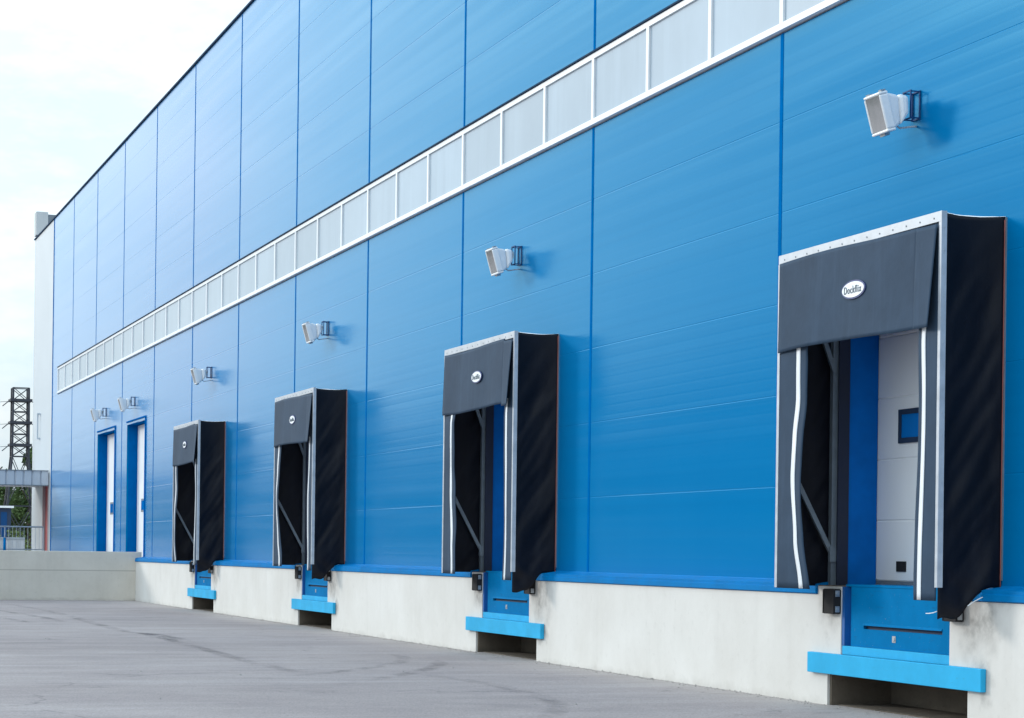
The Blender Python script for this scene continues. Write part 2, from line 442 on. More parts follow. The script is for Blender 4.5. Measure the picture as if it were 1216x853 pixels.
# pale end bay with a doorway under the canopy
E0, E1 = -95.05, XL - .05
m = MB()
m.box(E0, -91.15, 0, .06, Z0, ZT); m.box(-91.15, -89.35, 0, .06, 4.2, ZT); m.box(-89.35, E1, 0, .06, Z0, ZT)
m.build('pale_end_wall', M['whitewall'], WH, world=True)
m = MB(); m.box(E1 + .003, XL - .003, -.02, .05, Z0, ZT); m.build('corner_trim', M['joint'], WH, world=True)
m = MB(); m.box(-91.07, -89.43, .09, .14, Z0, 4.2); rd = m.build('entrance_door', M['red'], WH, world=True)
m = MB(); m.box(-91.22, -91.08, -.02, .2, Z0, 4.2); m.box(-89.42, -89.3, -.02, .2, Z0, 4.2); m.box(-91.22, -89.3, -.02, .2, 4.203, 4.3)
m.build('door_frame', M['pinkgrey'], WH, world=True)
m = MB(); m.tube([(-92.48, -.10, 6.13), (-92.48, -.10, 7.15)], .03)
for z in (6.13, 7.15): m.box(-92.6, -92.36, -.13, -.001, z - .03, z + .03)
m.build('wall_bracket', M['rail'], WH, world=True)
# concrete block on the roof corner
m = MB(); m.box(-95.2, -94.55, -.02, .48, ZT + .17, 15.88); bo = m.build('roof_block', M['block'], WH, world=True, bevel=.02)
m = MB(); m.box(-95.1, -94.6, .483, .86, ZT + .17, 15.78); m.build('roof_block', M['steel'], WH, world=True)

# window ribbon
fr = MB(); W2 = 1.0
fr.box(-W2, W2, -.035, .06, 0, .06); fr.box(-W2, W2, -.035, .06, .905, .98)
fr.box(-W2, -W2 + .042, -.035, .06, .0605, .9045); fr.box(W2 - .042, W2, -.035, .06, .0605, .9045)
wf = fr.build('window', M['white'], WH)
pm = MB(); pm.box(-W2 + .043, W2 - .043, -.006, .02, .061, .904)
pn = pm.build('pane', M['glass'], wf)
first = True
for k in range(44):
    xc = -85.72 + 2 * k
    o = wf
    if not first: o = copy_tree(wf, WH)
    o.location = (xc + 48 + .012, 0, ZW0 + .055); first = False
m = MB(); m.prism([(-.07, ZW0 + .02), (-.07, ZW0 + .046), (-.03, ZW0 + .052), (.05, ZW0 + .052), (.05, ZW0 + .02)], 'x', -86.74, XR)
m.build('window_sill', M['white'], WH, world=True)
m = MB(); m.prism([(-.06, ZW1 - .018), (-.06, ZW1 + .004), (.001, ZW1 + .02), (.05, ZW1 + .0), (.05, ZW1 - .018)], 'x', -86.74, XR)
m.build('window_drip_edge', M['roof'], WH, world=True)
m = MB(); m.box(-86.79, -86.742, -.035, .05, ZW0, ZW1 - .02); m.build('window_end_trim', M['white'], WH, world=True)

# sloped flashing between the sheets and the base
PY = -.20                                              # front of the concrete base
fl = [(.02, 1.362), (-.006, 1.360), (-.012, 1.350), (PY + .02, 1.326), (PY - .015, 1.318), (PY - .015, 1.285), (PY - .028, 1.278), (PY - .028, 1.222), (PY - .012, 1.212), (.02, 1.212)]
cuts = [-66.42] + sum(([c - 1.66, c + 1.46] for c in sorted(DOCKS)), []) + [XR]
for a, b in zip(cuts[::2], cuts[1::2]):
    m = MB(); m.prism(fl, 'x', a, b); m.build('flashing', M['bluetrim'], WH, world=True)

# concrete base with a notch for each leveller and a pit under each beam
x = -66.44; poly = [(x, GZ - .3)]
top = 1.208
for c in sorted(DOCKS):
    poly += [(c - 1.41, GZ - .3), (c - 1.41, .363), (c - 1.30, .363)]
    poly = poly
# build as butted pieces: piers between docks, and the lintel parts beside every notch
m = MB()
prev = -66.44
for c in sorted(DOCKS):
    m.prism([(prev, GZ - .3), (c - 1.41, GZ - .3), (c - 1.41, .363), (c - 1.115, .363), (c - 1.115, 1.30), (c - 1.655, 1.30), (c - 1.655, top), (prev, top)], 'y', PY, .7)
    prev2 = c + 1.115
    nxt = [d for d in sorted(DOCKS) if d > c]
    prev = c + 1.46
    # left lintel of the pier to the right of this notch
    m.prism([(c + 1.115, .363), (prev - .0005, .363), (prev - .0005, 1.30), (c + 1.115, 1.30)], 'y', PY, .7)
m.prism([(prev, GZ - .3), (XR, GZ - .3), (XR, top), (prev, top)], 'y', PY, .7)
m.build('concrete_base', M['plinth'], WH, world=True)
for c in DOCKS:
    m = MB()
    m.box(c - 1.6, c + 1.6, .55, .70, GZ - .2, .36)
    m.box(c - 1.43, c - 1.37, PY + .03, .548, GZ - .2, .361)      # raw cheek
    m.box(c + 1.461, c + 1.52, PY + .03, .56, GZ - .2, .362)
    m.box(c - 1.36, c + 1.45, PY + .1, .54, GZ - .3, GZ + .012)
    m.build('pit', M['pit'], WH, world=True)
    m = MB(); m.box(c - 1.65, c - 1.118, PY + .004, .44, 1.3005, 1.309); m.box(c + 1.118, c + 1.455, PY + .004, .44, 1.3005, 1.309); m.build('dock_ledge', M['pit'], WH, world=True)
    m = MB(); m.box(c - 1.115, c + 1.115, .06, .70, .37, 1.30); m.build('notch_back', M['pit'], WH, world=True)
# doors of the docks
for c in DOCKS:
    m = MB(); zs = [1.36, 2.01, 2.67, 3.33, 3.99, 4.5]; yd = .46
    for a, b in zip(zs[:-1], zs[1:]):
        m.prism([(yd + .05, a + .004), (yd + .008, a + .004), (yd, a + .014), (yd, b - .014), (yd + .008, b - .004), (yd + .05, b - .004)], 'x', c - 1.60, c + 1.60)
    m.box(c - 1.6, c + 1.6, yd + .012, yd + .05, 1.30, 4.6)
    d = m.build('dock_door', M['doorleaf'], WH, world=True)
    # window: dark frame and blue glass
    a, b, z0, z1 = c - 1.10, c - .40, 2.83, 3.19
    m = MB(); w = .055
    m.box(a, b, yd - .02, yd + .004, z0, z0 + w); m.box(a, b, yd - .02, yd + .004, z1 - w, z1)
    m.box(a, a + w, yd - .02, yd + .004, z0 + w, z1 - w); m.box(b - w, b, yd - .02, yd + .004, z0 + w, z1 - w)
    m.build('window_frame', M['slot'], d, world=True)
    m = MB(); m.box(a + w, b - w, yd - .008, yd + .003, z0 + w, z1 - w); m.build('window_pane', M['doorglass'], d, world=True)
    m = MB(); m.box(c - 1.12, c - .92, yd - .012, yd + .003, 1.465, 1.575); m.build('hatch', M['rubber'], d, world=True)
    m = MB(); m.box(c - 1.6, c + 1.6, yd - .006, yd + .03, 1.325, 1.362); m.build('bottom_seal', M['steel'], d, world=True)
    m = MB()
    m.box(c - 1.62, c - 1.571, .004, .452, 1.305, 4.36); m.box(c + 1.571, c + 1.62, .004, .452, 1.305, 4.36)
    m.box(c - 1.62, c + 1.62, .004, .452, 4.362, 4.41)
    m.build('door_jamb', M['jamb'], WH, world=True)
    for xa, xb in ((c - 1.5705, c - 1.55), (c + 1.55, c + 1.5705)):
        m = MB(); m.box(xa, xb, -.03, .10, 1.312, 4.33); m.build('jamb_edge_strip', M['navy'], WH, world=True)  # dark navy strip along the front edge of each jamb
# the two big doors beyond the ramp wall
for a, b in FAR:
    yd = .34
    m = MB(); m.box(a + .02, b - .02, yd, yd + .05, Z0, 5.5); zz = Z0
    d = m.build('loading_door', M['doorleaf'], WH, world=True)
    m = MB(); m.box(a + .93, a + 1.65, yd - .02, yd - .001, 2.76, 3.17); m.build('window_frame', M['steel'], d, world=True)
    m = MB(); m.box(a + 1.0, a + 1.58, yd - .026, yd - .021, 2.82, 3.11); m.build('window_pane', M['doorglass'], d, world=True)
    m = MB()
    m.box(a - .05, a - .001, .004, yd + .06, Z0, 5.52); m.box(b + .001, b + .05, .004, yd + .06, Z0, 5.52)
    m.box(a - .05, b + .05, .004, yd + .06, 5.521, 5.57); m.build('door_jamb', M['farjamb'], WH, world=True)
    m = MB()
    m.box(b + .002, b + .11, -.03, .0035, Z0, 5.58); m.box(a - .0, b + .11, -.03, .0035, 5.585, 5.63)
    m.build('door_trim', M['farjamb'], WH, world=True)
    m = MB(); m.box(b - .35, b - .2, yd - .1, yd - .001, 1.5, 1.62); m.build('door_stop', M['rubber'], d, world=True)

# ------------------------------------------------------------------ dock shelters
NEAR = ['nearest to the camera', 'second from the right', 'third from the right', 'farthest of the four, at the left']
def nz(x, y, z): return noise.noise(Vector((x, y, z)))

def interp(tab, z):
    tab = sorted(tab)
    if z <= tab[0][0]: return tab[0][1]
    for (a, u), (b, v) in zip(tab, tab[1:]):
        if z <= b:
            k = (z - a) / (b - a); k = k * k * (3 - 2 * k)
            return u + (v - u) * k
    return tab[-1][1]

def text_mesh(txt, width, name, mat, parent, loc):
    cu = bpy.data.curves.new('lettering_curve', 'FONT'); cu.body = txt; cu.align_x = 'CENTER'; cu.align_y = 'CENTER'
    cu.extrude = .002; cu.size = 1; cu.space_character = 1.16; cu.offset = .0
    to = bpy.data.objects.new('lettering_curve', cu)
    COL.objects.link(to)
    dg = bpy.context.evaluated_depsgraph_get(); dg.update()
    me = bpy.data.meshes.new_from_object(to.evaluated_get(dg))
    bpy.data.objects.remove(to); bpy.data.curves.remove(cu)
    xs = [v.co.x for v in me.vertices]; k = width / (max(xs) - min(xs)); cx = (max(xs) + min(xs)) / 2
    ys = [v.co.y for v in me.vertices]; cy = (max(ys) + min(ys)) / 2
    for v in me.vertices:
        x, y, z = v.co; v.co = ((x - cx) * k, -z, (y - cy) * k * 1.15)
    me.materials.clear(); me.materials.append(mat)
    o = bpy.data.objects.new(name, me); COL.objects.link(o); o.parent = parent; o.location = loc
    return o

def make_shelter(c, i):
    sd = 3.1 * i
    lab = ['nearest and largest dock shelter, charcoal curtains before a white door with a small window',
           'dark dock shelter second from the right, only a blue jamb showing inside its opening',
           'dock shelter third from the right, narrow dark opening crossed by a thin grey brace',
           'smallest dock shelter, far left of the row, nearest the tall white doors'][i]
    root = empty('dock_shelter', (c, 0, 0), lab, 'dock shelter', 'dock shelters along the blue wall')
    w, p, zt, zb = 1.705, .68, 4.825, 1.28
    fy = -p
    # steel frame: wall posts, front posts, rails, braces
    m = MB()
    for s in (-1, 1):
        m.box(s * 1.64 - .035, s * 1.64 + .035, -.075, -.006, 1.31, zt - .06)
        m.box(s * 1.66 - .02, s * 1.66 + .02, fy + .012, fy + .052, 1.5, zt - .06)
        m.bar((s * 1.64, -.06, zt - .17), (s * 1.64, fy + .03, zt - .17), .035)
    m.box(-1.6, 1.6, fy + .012, fy + .052, zt - .11, zt - .06)
    m.box(-1.6, 1.6, -.06, -.01, zt - .11, zt - .06)
    m.build('frame', M['steel'], root)
    for s in (-1, 1):
        m = MB()
        m.bar((s * 1.615, -.05, 1.62), (s * 1.615, fy + .04, 2.70), .035, .05)
        m.box(s * 1.60 - .02, s * 1.60 + .02, -.10, -.02, 1.56, 1.72)
        m.build('brace', M['steel'], root)
        m = MB()
        m.bar((s * 1.615, -.05, 3.60), (s * 1.615, -.48, zt - .12), .035, .05)
        m.build('brace', M['steel'], root)
    # side sheets with folds, shade painted in as near-black, hem hanging lower at the front
    for s in (-1, 1):
        def hem(u):       # u 0 = front, 1 = wall
            if s < 0: return 1.30 - .0 * u
            k = max(0, min(1, (u - .30) / .45)); k = k * k * (3 - 2 * k)
            return 1.045 + .05 * u + .245 * k + .012 * math.sin(u * 17 + sd)
        def fn(u, v):
            z0 = hem(u); z = z0 + (zt - .002 - .0155 * math.sin(math.pi * u) - z0) * v
            y = fy + .003 + (p - .012) * u
            env = min(1, 6 * u) * min(1, 6 * (1 - u)) * min(1, 4 * (1 - v))
            fold = nz(y * 3.0 - z * 2.2 + sd, z * .9 + y * 1.2, s * 3 + sd) * .034 + nz(y * 8 - z * 5, z * 2.2, sd + 9) * .014
            low = max(0, (1.75 - z) / .7)
            fold += low * .035 * math.sin(z * 16 + y * 9 + sd) * (.4 + nz(z * 4, y * 4, sd))
            sag = -.035 * math.sin(math.pi * u) * (.5 + .5 * v)
            return (s * (w + sag + fold * env), y, z)
        mb = MB(); mb.grid(fn, 22, 90)
        mb.build('side_sheet', M['side'], root, smooth=True, solid=.004)
    # sagging roof sheet, made translucent to pass light to the door
    def fr_(u, v):
        x = -w + 2 * w * u; y = fy + .003 + (p - .006) * v
        return (x, y, zt + .0 - .03 * math.sin(math.pi * v) * (1 if True else 0) * min(1, 8 * min(u, 1 - u) + .55) + .012 * nz(x * 3, y * 5, sd))
    mb = MB(); mb.grid(fr_, 30, 10); mb.build('roof_sheet', M['roofsheet'], root, smooth=True)
    # galvanised edge profiles of the front
    m = MB()
    m.box(-w - .004, w + .004, fy - .012, fy + .001, zt - .085, zt + .012)
    m.box(-w - .004, w + .004, fy + .001, fy + .05, zt + .003, zt + .012)
    m.build('edge_profile', M['alu'], root, bevel=.002)
    m = MB()
    m.box(-w - .004, -w + .045, fy - .012, fy + .001, zb, zt - .086); m.box(-w - .010, -w - .004, fy - .012, fy + .05, zb, zt - .086)
    m.build('edge_profile', M['alu'], root)
    m = MB()
    m.box(w - .035, w + .004, fy - .012, fy + .001, zb + .06, zt - .086); m.box(w + .0045, w + .014, fy - .012, fy + .045, zb + .06, zt + .011)
    for k in range(16):
        m.disc((w + .014, fy + .018, zb + .18 + .215 * k), .008, 6, 'x', .005)
    m.build('edge_profile', M['alu'], root)
    m = MB()
    for k in range(13): m.disc((-w + .14 + .262 * k, fy - .012, zt - .045), .009, 6, 'y', .005)
    m.build('rivets', M['steel'], root)
    # red piping where the side sheet meets the wall
    m = MB(); m.tube([(w + .006 + .004 * nz(z * 2, sd, 0), -.016, z) for z in [1.31 + .12 * k for k in range(30)]], .006, 6)
    m.build('piping', M['piping'], root, smooth=True)
    m = MB(); m.box(w - .002, w + .022, -.012, -.001, 1.41, zt - .01); m.build('wall_strip', M['steel'], root)
    # top curtain with a slit and an overlapping flap at the right
    ctb = 3.79
    def fc(u, v):
        x = -w + .035 + (2 * w - .44) * u; z = ctb + .015 * math.sin(u * 5 + sd) + (zt - .08 - ctb) * v
        low = 1 - v
        y = fy - .016 - .018 * low - .014 * low * nz(x * 1.6, z * .7, sd) - .010 * low * math.sin(x * 4.2 + sd)
        return (x, y, z)
    mb = MB(); mb.grid(fc, 36, 24); mb.build('top_curtain', M['curtain'], root, smooth=True, solid=.006)
    def ff(u, v):
        x = w - .43 + .385 * u - .035 * (1 - v) * u; low = 1 - v
        z = ctb - .02 - .01 * u + (zt - .08 - ctb) * v
        y = fy - .020 - .006 - .05 * low * (.5 + u) - .010 * low * nz(x * 3, z, sd + 5)
        return (x, y, z)
    mb = MB(); mb.grid(ff, 10, 24); mb.build('curtain_flap', M['curtain'], root, smooth=True, solid=.006)
    # side curtains with a white strip; they bulge and swing
    L = [(1.27, .80), (1.80, .70), (2.51, .585), (2.86, .59), (3.3, .64), (3.85, .66)]
    Rr = [(1.20, .42), (2.2, .405), (3.0, .395), (3.85, .40)]
    for s, tab, z0 in ((-1, L, 1.275), (1, Rr, 1.215)):
        k0 = [1.0, .95, .88, .82][i]
        def inner(z): return interp(tab, z) * (k0 if s < 0 else 1) + (.025 * nz(z * .9, sd, 2) if i else 0)
        def bulge(u, z):
            k_ = min(1, max(0, (3.95 - z) / .3)); return .012 * (1 - k_) + k_ * (1 if s < 0 else .35) * (-.03 * u * math.sin((z - 1.3) * 2.3 + sd * .7 + (0 if s < 0 else 1.0)) - .015 * u * nz(z * 2.2, u * 2, sd))
        def fs(u, v):
            z = z0 + (zt - .09 - z0) * v; wd = inner(z)
            return (s * (w - .02 - (wd - .02) * u), fy - .004 + bulge(u, z), z)
        mb = MB(); mb.grid(fs, 12, 48); cu = mb.build('side_curtain', M['curtain'], root, smooth=True, solid=.006)
        a = .62 if s < 0 else .60; b = .74 if s < 0 else .76
        def ft(u, v):
            z = z0 + .004 + (3.87 - z0) * v; wd = inner(z); uu = (wd - .235 + .09 * u) / wd if s < 0 else (wd - .15 + .075 * u) / wd
            return (s * (w - .02 - (wd - .02) * uu), fy - .004 - .007 + bulge(uu, z), z)
        mb = MB(); mb.grid(ft, 3, 48); mb.build('white_strip', M['stripe'], cu, smooth=True, solid=.003)
    # oval sign
    m = MB(); N = 40
    def oval(a, b, y0, y1, mat, name, par=None):
        mm = MB(); mm.prism([(a * math.cos(2 * math.pi * k / N), b * math.sin(2 * math.pi * k / N)) for k in range(N)], 'y', y0, y1)
        o = mm.build(name, mat, par or root); o.location = (.06, fy - .035, 4.285) if par is None else (0, 0, 0)
        return o
    sg = oval(.248, .094, -.012, .0, M['sign_navy'], 'oval_sign')
    oval(.228, .078, -.016, -.0125, M['sign_white'], 'sign_face', sg)
    text_mesh('Dockflix', .36, 'lettering', M['sign_ink'], sg, (0, -.0185, 0))
    return root
SHELTERS = [make_shelter(c, i) for i, c in enumerate(DOCKS)]

# short white ropes on the nearest shelter
rope = MB(); rope.tube([(1.70, -.66, 1.125), (1.67, -.70, 1.105), (1.61, -.71, 1.097), (1.56, -.715, 1.096)], .0045, 6)
rope.build('rope', M['stripe'], SHELTERS[0], smooth=True)
rope = MB(); rope.tube([(1.735, -.16, 1.30), (1.75, -.17, 1.265), (1.75, -.24, 1.25), (1.745, -.33, 1.205), (1.74, -.38, 1.17)], .005, 6)
rope.build('rope', M['stripe'], SHELTERS[0], smooth=True)

# ------------------------------------------------------------------ dock levellers
def make_leveller():
    root = empty('dock_leveller', (0, 0, 0), 'x', 'dock leveller', 'blue dock levellers under the shelters')
    m = MB(); m.box(-1.10, 1.10, -.155, .445, 1.302, 1.325); m.build('deck', M['lip'], root, bevel=.003)
    # front plate with a long slot
    y0, y1 = -.155, -.12
    m = MB()
    m.box(-.975, 1.02, y0, y1, .905, 1.30); m.box(-.975, 1.02, y0, y1, .68, .868)
    m.box(-.975, -.70, y0, y1, .8682, .9048); m.box(.90, 1.02, y0, y1, .8682, .9048)
    m.build('lip_plate', M['lip'], root)
    m = MB(); m.box(-.705, .905, -.118, -.10, .86, .91); m.build('slot', M['slot'], root)
    m = MB(); m.prism([(-.168, .905), (-.156, .905), (-.156, .93)], 'x', -.70, .90); m.build('slot_lip', M['lip'], root)
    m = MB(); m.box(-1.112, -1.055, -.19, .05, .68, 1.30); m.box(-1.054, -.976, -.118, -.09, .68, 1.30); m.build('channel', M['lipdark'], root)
    m = MB(); m.box(1.055, 1.112, -.19, .05, .68, 1.30); m.box(1.021, 1.054, -.118, -.09, .68, 1.30); m.build('channel', M['lip'], root)
    m = MB(); m.disc((-.05, y0 - .001, .785), .022, 12, 'y', .008); m.box(-.085, -.015, y0 - .004, y0 - .001, .752, .818); m.build('lip_lock', M['bolt'], root)
    m = MB(); m.box(-1.112, 1.112, -.186, .05, .585, .678); m.build('upper_beam', M['cyan'], root, bevel=.004)
    m = MB(); m.box(-1.77, 1.79, -.262, -.2025, .368, .586); m.build('front_beam', M['cyan'], root, bevel=.006)
    return root
LV = ['blue leveller plate and cyan beam under the nearest shelter, its slot in full view',
      'blue leveller plate and cyan beam under the second shelter from the right',
      'blue leveller plate and cyan beam under the third shelter from the right',
      'smallest blue leveller plate and cyan beam, under the farthest shelter']
proto = make_leveller()
for i, c in enumerate(DOCKS):
    o = proto if i == 0 else copy_tree(proto)
    o.location = (c, 0, 0); o['label'] = LV[i]

def make_bumper():
    root = empty('dock_bumper', (0, 0, 0), 'x', 'dock bumper', 'rubber dock bumpers beside the levellers')
    m = MB(); m.box(-.112, .112, -.085, -.003, 0, .265)
    for k in range(3): m.box(-.116, .116, -.083 + .027 * k, -.065 + .027 * k, .003, .262)
    m.build('rubber_block', M['rubber'], root, bevel=.006)
    for s in (-1, 1):
        m = MB(); m.box(s * .121 - .004, s * .121 + .004, -.09, -.002, .004, .258)
        pl = m.build('end_plate', M['rubber'], root)
        for z in (.05, .215):
            m = MB(); m.box(s * .129 - .003, s * .129 + .003, -.07, -.02, z - .032, z + .032)
            b_ = MB(); b_.disc((.132 if s > 0 else -.142, -.045, z), .017, 8, 'x', .010)
            m.v += []; m.build('washer', M['bolt'], pl); b_.build('bolt', M['bolt'], pl)
    return root
bp = make_bumper(); first = True
WH_ = ['nearest', 'second', 'third', 'farthest']
for i, c in enumerate(DOCKS):
    for s in (-1, 1):
        o = bp if first else copy_tree(bp); first = False
        o.location = (c + (-1.245 if s < 0 else 1.25), PY, 1.01)
        which = ['nearest dock leveller', 'second leveller from the right', 'third leveller from the right', 'farthest leveller at the left'][i]
        o['label'] = f"black rubber bumper on the {'left' if s < 0 else 'right'} of the {which}"

# ------------------------------------------------------------------ floodlights
def make_flood():
    root = empty('floodlight', (0, 0, 0), 'x', 'floodlight', 'white floodlights on the blue wall')
    # side profile in (y, z) relative to the mount, face tilted down and out
    # gear box (back), reflector housing (middle), glazed front frame
    m = MB(); m.prism([(-.285, .085), (-.175, .07), (-.165, -.105), (-.25, -.235)], 'x', -.15, .15)
    m.build('gear_box', M['lampwhite'], root, bevel=.035)
    # reflector: a tapering hood
    def hood(y0z0, y1z1, wa, wb): pass
    back = [(-.28, .07), (-.25, -.22)]; front = [(-.445, .085), (-.335, -.285)]
    m = MB()
    vs = []
    for (yz, wd) in ((back[0], .135), (back[1], .135), (front[0], .155), (front[1], .155)):
        for s in (-1, 1): vs.append((s * wd, yz[0], yz[1]))
    m.add(vs, [(0, 1, 3, 2), (4, 6, 7, 5), (0, 2, 6, 4), (1, 5, 7, 3), (0, 4, 5, 1), (2, 3, 7, 6)])
    m.build('reflector_housing', M['lampwhite'], root, bevel=.03)
    # front frame ring following the tilted face
    f0 = Vector((0, -.445, .095)); f1 = Vector((0, -.335, -.295)); d = (f1 - f0); L = d.length; d.normalize()
    nrm = Vector((0, d.z, -d.y)); nrm = nrm if nrm.y < 0 else -nrm
    def Pf(x, t, h): return tuple(f0 + Vector((x, 0, 0)) + d * t + nrm * h)
    def slab(mb, x0, x1, t0, t1, h0, h1):
        vs = [Pf(x, t, h) for h in (h0, h1) for t in (t0, t1) for x in (x0, x1)]
        mb.add(vs, [(0, 2, 3, 1), (4, 5, 7, 6), (0, 1, 5, 4), (2, 6, 7, 3), (0, 4, 6, 2), (1, 3, 7, 5)])
    m = MB(); w = .168; e = .03
    slab(m, -w, w, 0, e, -.02, .085); slab(m, -w, w, L - e, L, -.02, .085)
    slab(m, -w, -w + e, e, L - e, -.02, .085); slab(m, w - e, w, e, L - e, -.02, .085)
    m.build('front_frame', M['lampwhite'], root, bevel=.028)
    m = MB(); m.add([Pf(-w + e, e, .078), Pf(w - e, e, .078), Pf(w - e, L - e, .078), Pf(-w + e, L - e, .078)], [(0, 1, 2, 3)]); m.build('lamp_glass', M['lampglass'], root, fix=False)
    m = MB(); N_ = 8
    for k in range(N_):
        t0, t1 = e + (L - 2 * e) * k / N_, e + (L - 2 * e) * (k + 1) / N_
        c0, c1 = [.012 + .05 * (2 * t / L - 1) ** 2 for t in (t0, t1)]
        m.add([Pf(-w + e, t0, c0), Pf(w - e, t0, c0), Pf(w - e, t1, c1), Pf(-w + e, t1, c1)], [(0, 1, 2, 3)])
    m.build('reflector', M['reflector'], root, smooth=True)
    m = MB(); m.tube([Pf(x, L * .5, .042) for x in (-.11, -.08, .08, .11)], [.012, .022, .022, .012], 10); m.build('bulb', M['lampwhite'], root, smooth=True)
    m = MB(); slab(m, -.05, .05, L, L + .025, .0, .06); slab(m, -.16, -.1, -.018, 0, .0, .05); slab(m, .1, .16, -.018, 0, 0, .05)
    m.build('latch', M['bolt'], root)
    # wall bracket: blue frame with a plate, ribbed neck and cable
    m = MB()
    for y in (-.012, -.115):
        for x in (-.075, .075): m.box(x - .008, x + .008, y - .007, y + .007, -.145, .145)
        m.box(-.0668, .0668, y - .007, y + .007, .131, .145); m.box(-.0668, .0668, y - .007, y + .007, -.145, -.131)
    for z in (-.133, .133):
        for x in (-.075, .075): m.box(x - .006, x + .006, -.1078, -.0192, z - .006, z + .006)
    m.build('wall_bracket', M['bracket'], root)
    m = MB()
    for k in range(4): m.box(-.045, .045, -.168 + .011 * k, -.161 + .011 * k, -.05, .055)
    m.box(-.03, .03, -.178, -.117, -.03, .035); m.build('neck', M['lampgrey'], root)
    m = MB(); m.tube([(0, -.25, -.17), (0, -.235, -.215), (0, -.19, -.235), (0, -.13, -.225), (0, -.05, -.21), (0, -.002, -.205)], .011, 6)
    m.build('cable', M['rail'], root, smooth=True)
    return root
FL = [-19.62, -31.80, -43.80, -56.05, -68.2, -74.1]
FLL = ['largest white floodlight, above the nearest dock shelter',
       'white floodlight above the second dock shelter from the right',
       'white floodlight above the third dock shelter from the right',
       'white floodlight above the farthest dock shelter',
       'small white floodlight above the right one of the two tall white doors',
       'smallest white floodlight, above the left one of the two tall white doors']
fp = make_flood()
for i, x in enumerate(FL):
    o = fp if i == 0 else copy_tree(fp)
    o.location = (x, 0, 6.18); o['label'] = FLL[i]

# ------------------------------------------------------------------ ramp wall and raised pavement at the far end
m = MB(); m.box(-66.75, -66.445, -14, -.02, GZ - .2, 1.505)
tag(m.build('retaining_wall', M['grey_conc'], None, bevel=.015), 'long low grey concrete ramp wall with a horizontal cast seam', 'wall')
m = MB(); m.box(-140, -66.76, -14, -.02, GZ - .1, 1.30); tag(m.build('raised_pavement', M['asphalt']), kind='structure')
m = MB(); m.box(-66.44, -66.0, -.012, .06, 1.215, 1.34)

# canopy
cn = empty('canopy', (-91.5, -4, 4.1), 'flat entrance canopy with grey ribbed fascia joined to the pale end of the warehouse', 'canopy')
m = MB(); pts = []
N = 27
for k in range(N):
    y = -.03 - .34 * k
    pts += [(-89.2, y), (-89.2, y - .26), (-89.25, y - .28), (-89.25, y - .32)]
for (xa, ya), (xb, yb) in zip(pts[:-1], pts[1:]):
    m.add([(xa, ya, 4.11), (xb, yb, 4.11), (xb, yb, 4.67), (xa, ya, 4.67)], [(0, 1, 2, 3)])
m.build('fascia', M['canopy'], cn, world=True, fix=False)
m = MB(); m.box(-93.9, -89.27, -9.2, -.02, 4.14, 4.62); m.build('roof_slab', M['canopy'], cn, world=True)
m = MB(); m.box(-89.27, -89.17, -9.2, -.03, 4.672, 4.70); m.box(-89.27, -89.17, -9.2, -.03, 4.07, 4.108); m.build('edge_trim', M['steel'], cn, world=True)
for y in (-8.8,):
    for x in (-93.4, -89.7):
        m = MB(); m.box(x - .1, x + .1, y - .1, y + .1, 1.30, 4.13); m.build('post', M['steel'], cn, world=True)

# handrail in front of the canopy
hr = empty('handrail', (-88.9, -3, 1.3), 'thin grey steel handrail with upright bars below the canopy', 'railing')
m = MB(); m.tube([(-88.9, -.25, 2.42), (-88.9, -9, 2.42)], .03); m.tube([(-88.9, -.25, 1.52), (-88.9, -9, 1.52)], .02); m.build('rail', M['rail'], hr, world=True, smooth=True)
m = MB()
for k in range(60): m.tube([(-88.9, -.25 - .15 * k, 1.31), (-88.9, -.25 - .15 * k, 2.41)], .008 if k % 10 else .022, 6)
m.build('upright_bars', M['rail'], hr, world=True)

# white low fence and blue post behind it
fe = empty('panel_fence', (-97, -3, 1.3), 'low white ribbed panel fence left of the pale wall', 'fence')
m = MB(); m.box(-97.1, -97.0, -9, -.05, 1.30, 1.95)
for k in range(30): m.box(-97.0, -96.97, -.3 - .3 * k, -.1 - .3 * k, 1.32, 1.90)
m.build('panel', M['fence'], fe, world=True)
m = MB(); m.box(-97.12, -96.95, -9, -.05, 1.952, 2.03); m.build('cap', M['rail'], fe, world=True)
bo = empty('bollard', (-88.2, -1.83, 1.3), 'short blue post standing before the handrail at left edge', 'bollard')
m = MB(); m.tube([(-88.2, -1.83, 1.30), (-88.2, -1.83, 1.95)], .055, 10); m.build('post', M['bluetrim'], bo, world=True, smooth=True)
m = MB(); m.tube([(-88.2, -1.83, 1.951), (-88.2, -1.83, 1.98)], .062, 10); m.build('cap', M['bluetrim'], bo, world=True)

# dark blue shed with a white roof edge, among the trees
sh = empty('shed', (-142, 3.0, GZ), 'small dark blue shed with white roof edge among the trees', 'shed')
m = MB(); m.box(-144, -140, 3.2, 3.95, GZ, 4.05); m.build('wall', M['slot'], sh, world=True)
m = MB(); m.box(-144.2, -139.8, 3.05, 4.1, 4.055, 4.18); m.build('roof', M['white'], sh, world=True)
m = MB(); m.box(-140.0, -139.97, 3.32, 3.7, 1.8, 3.8); m.build('door', M['bracket'], sh, world=True)

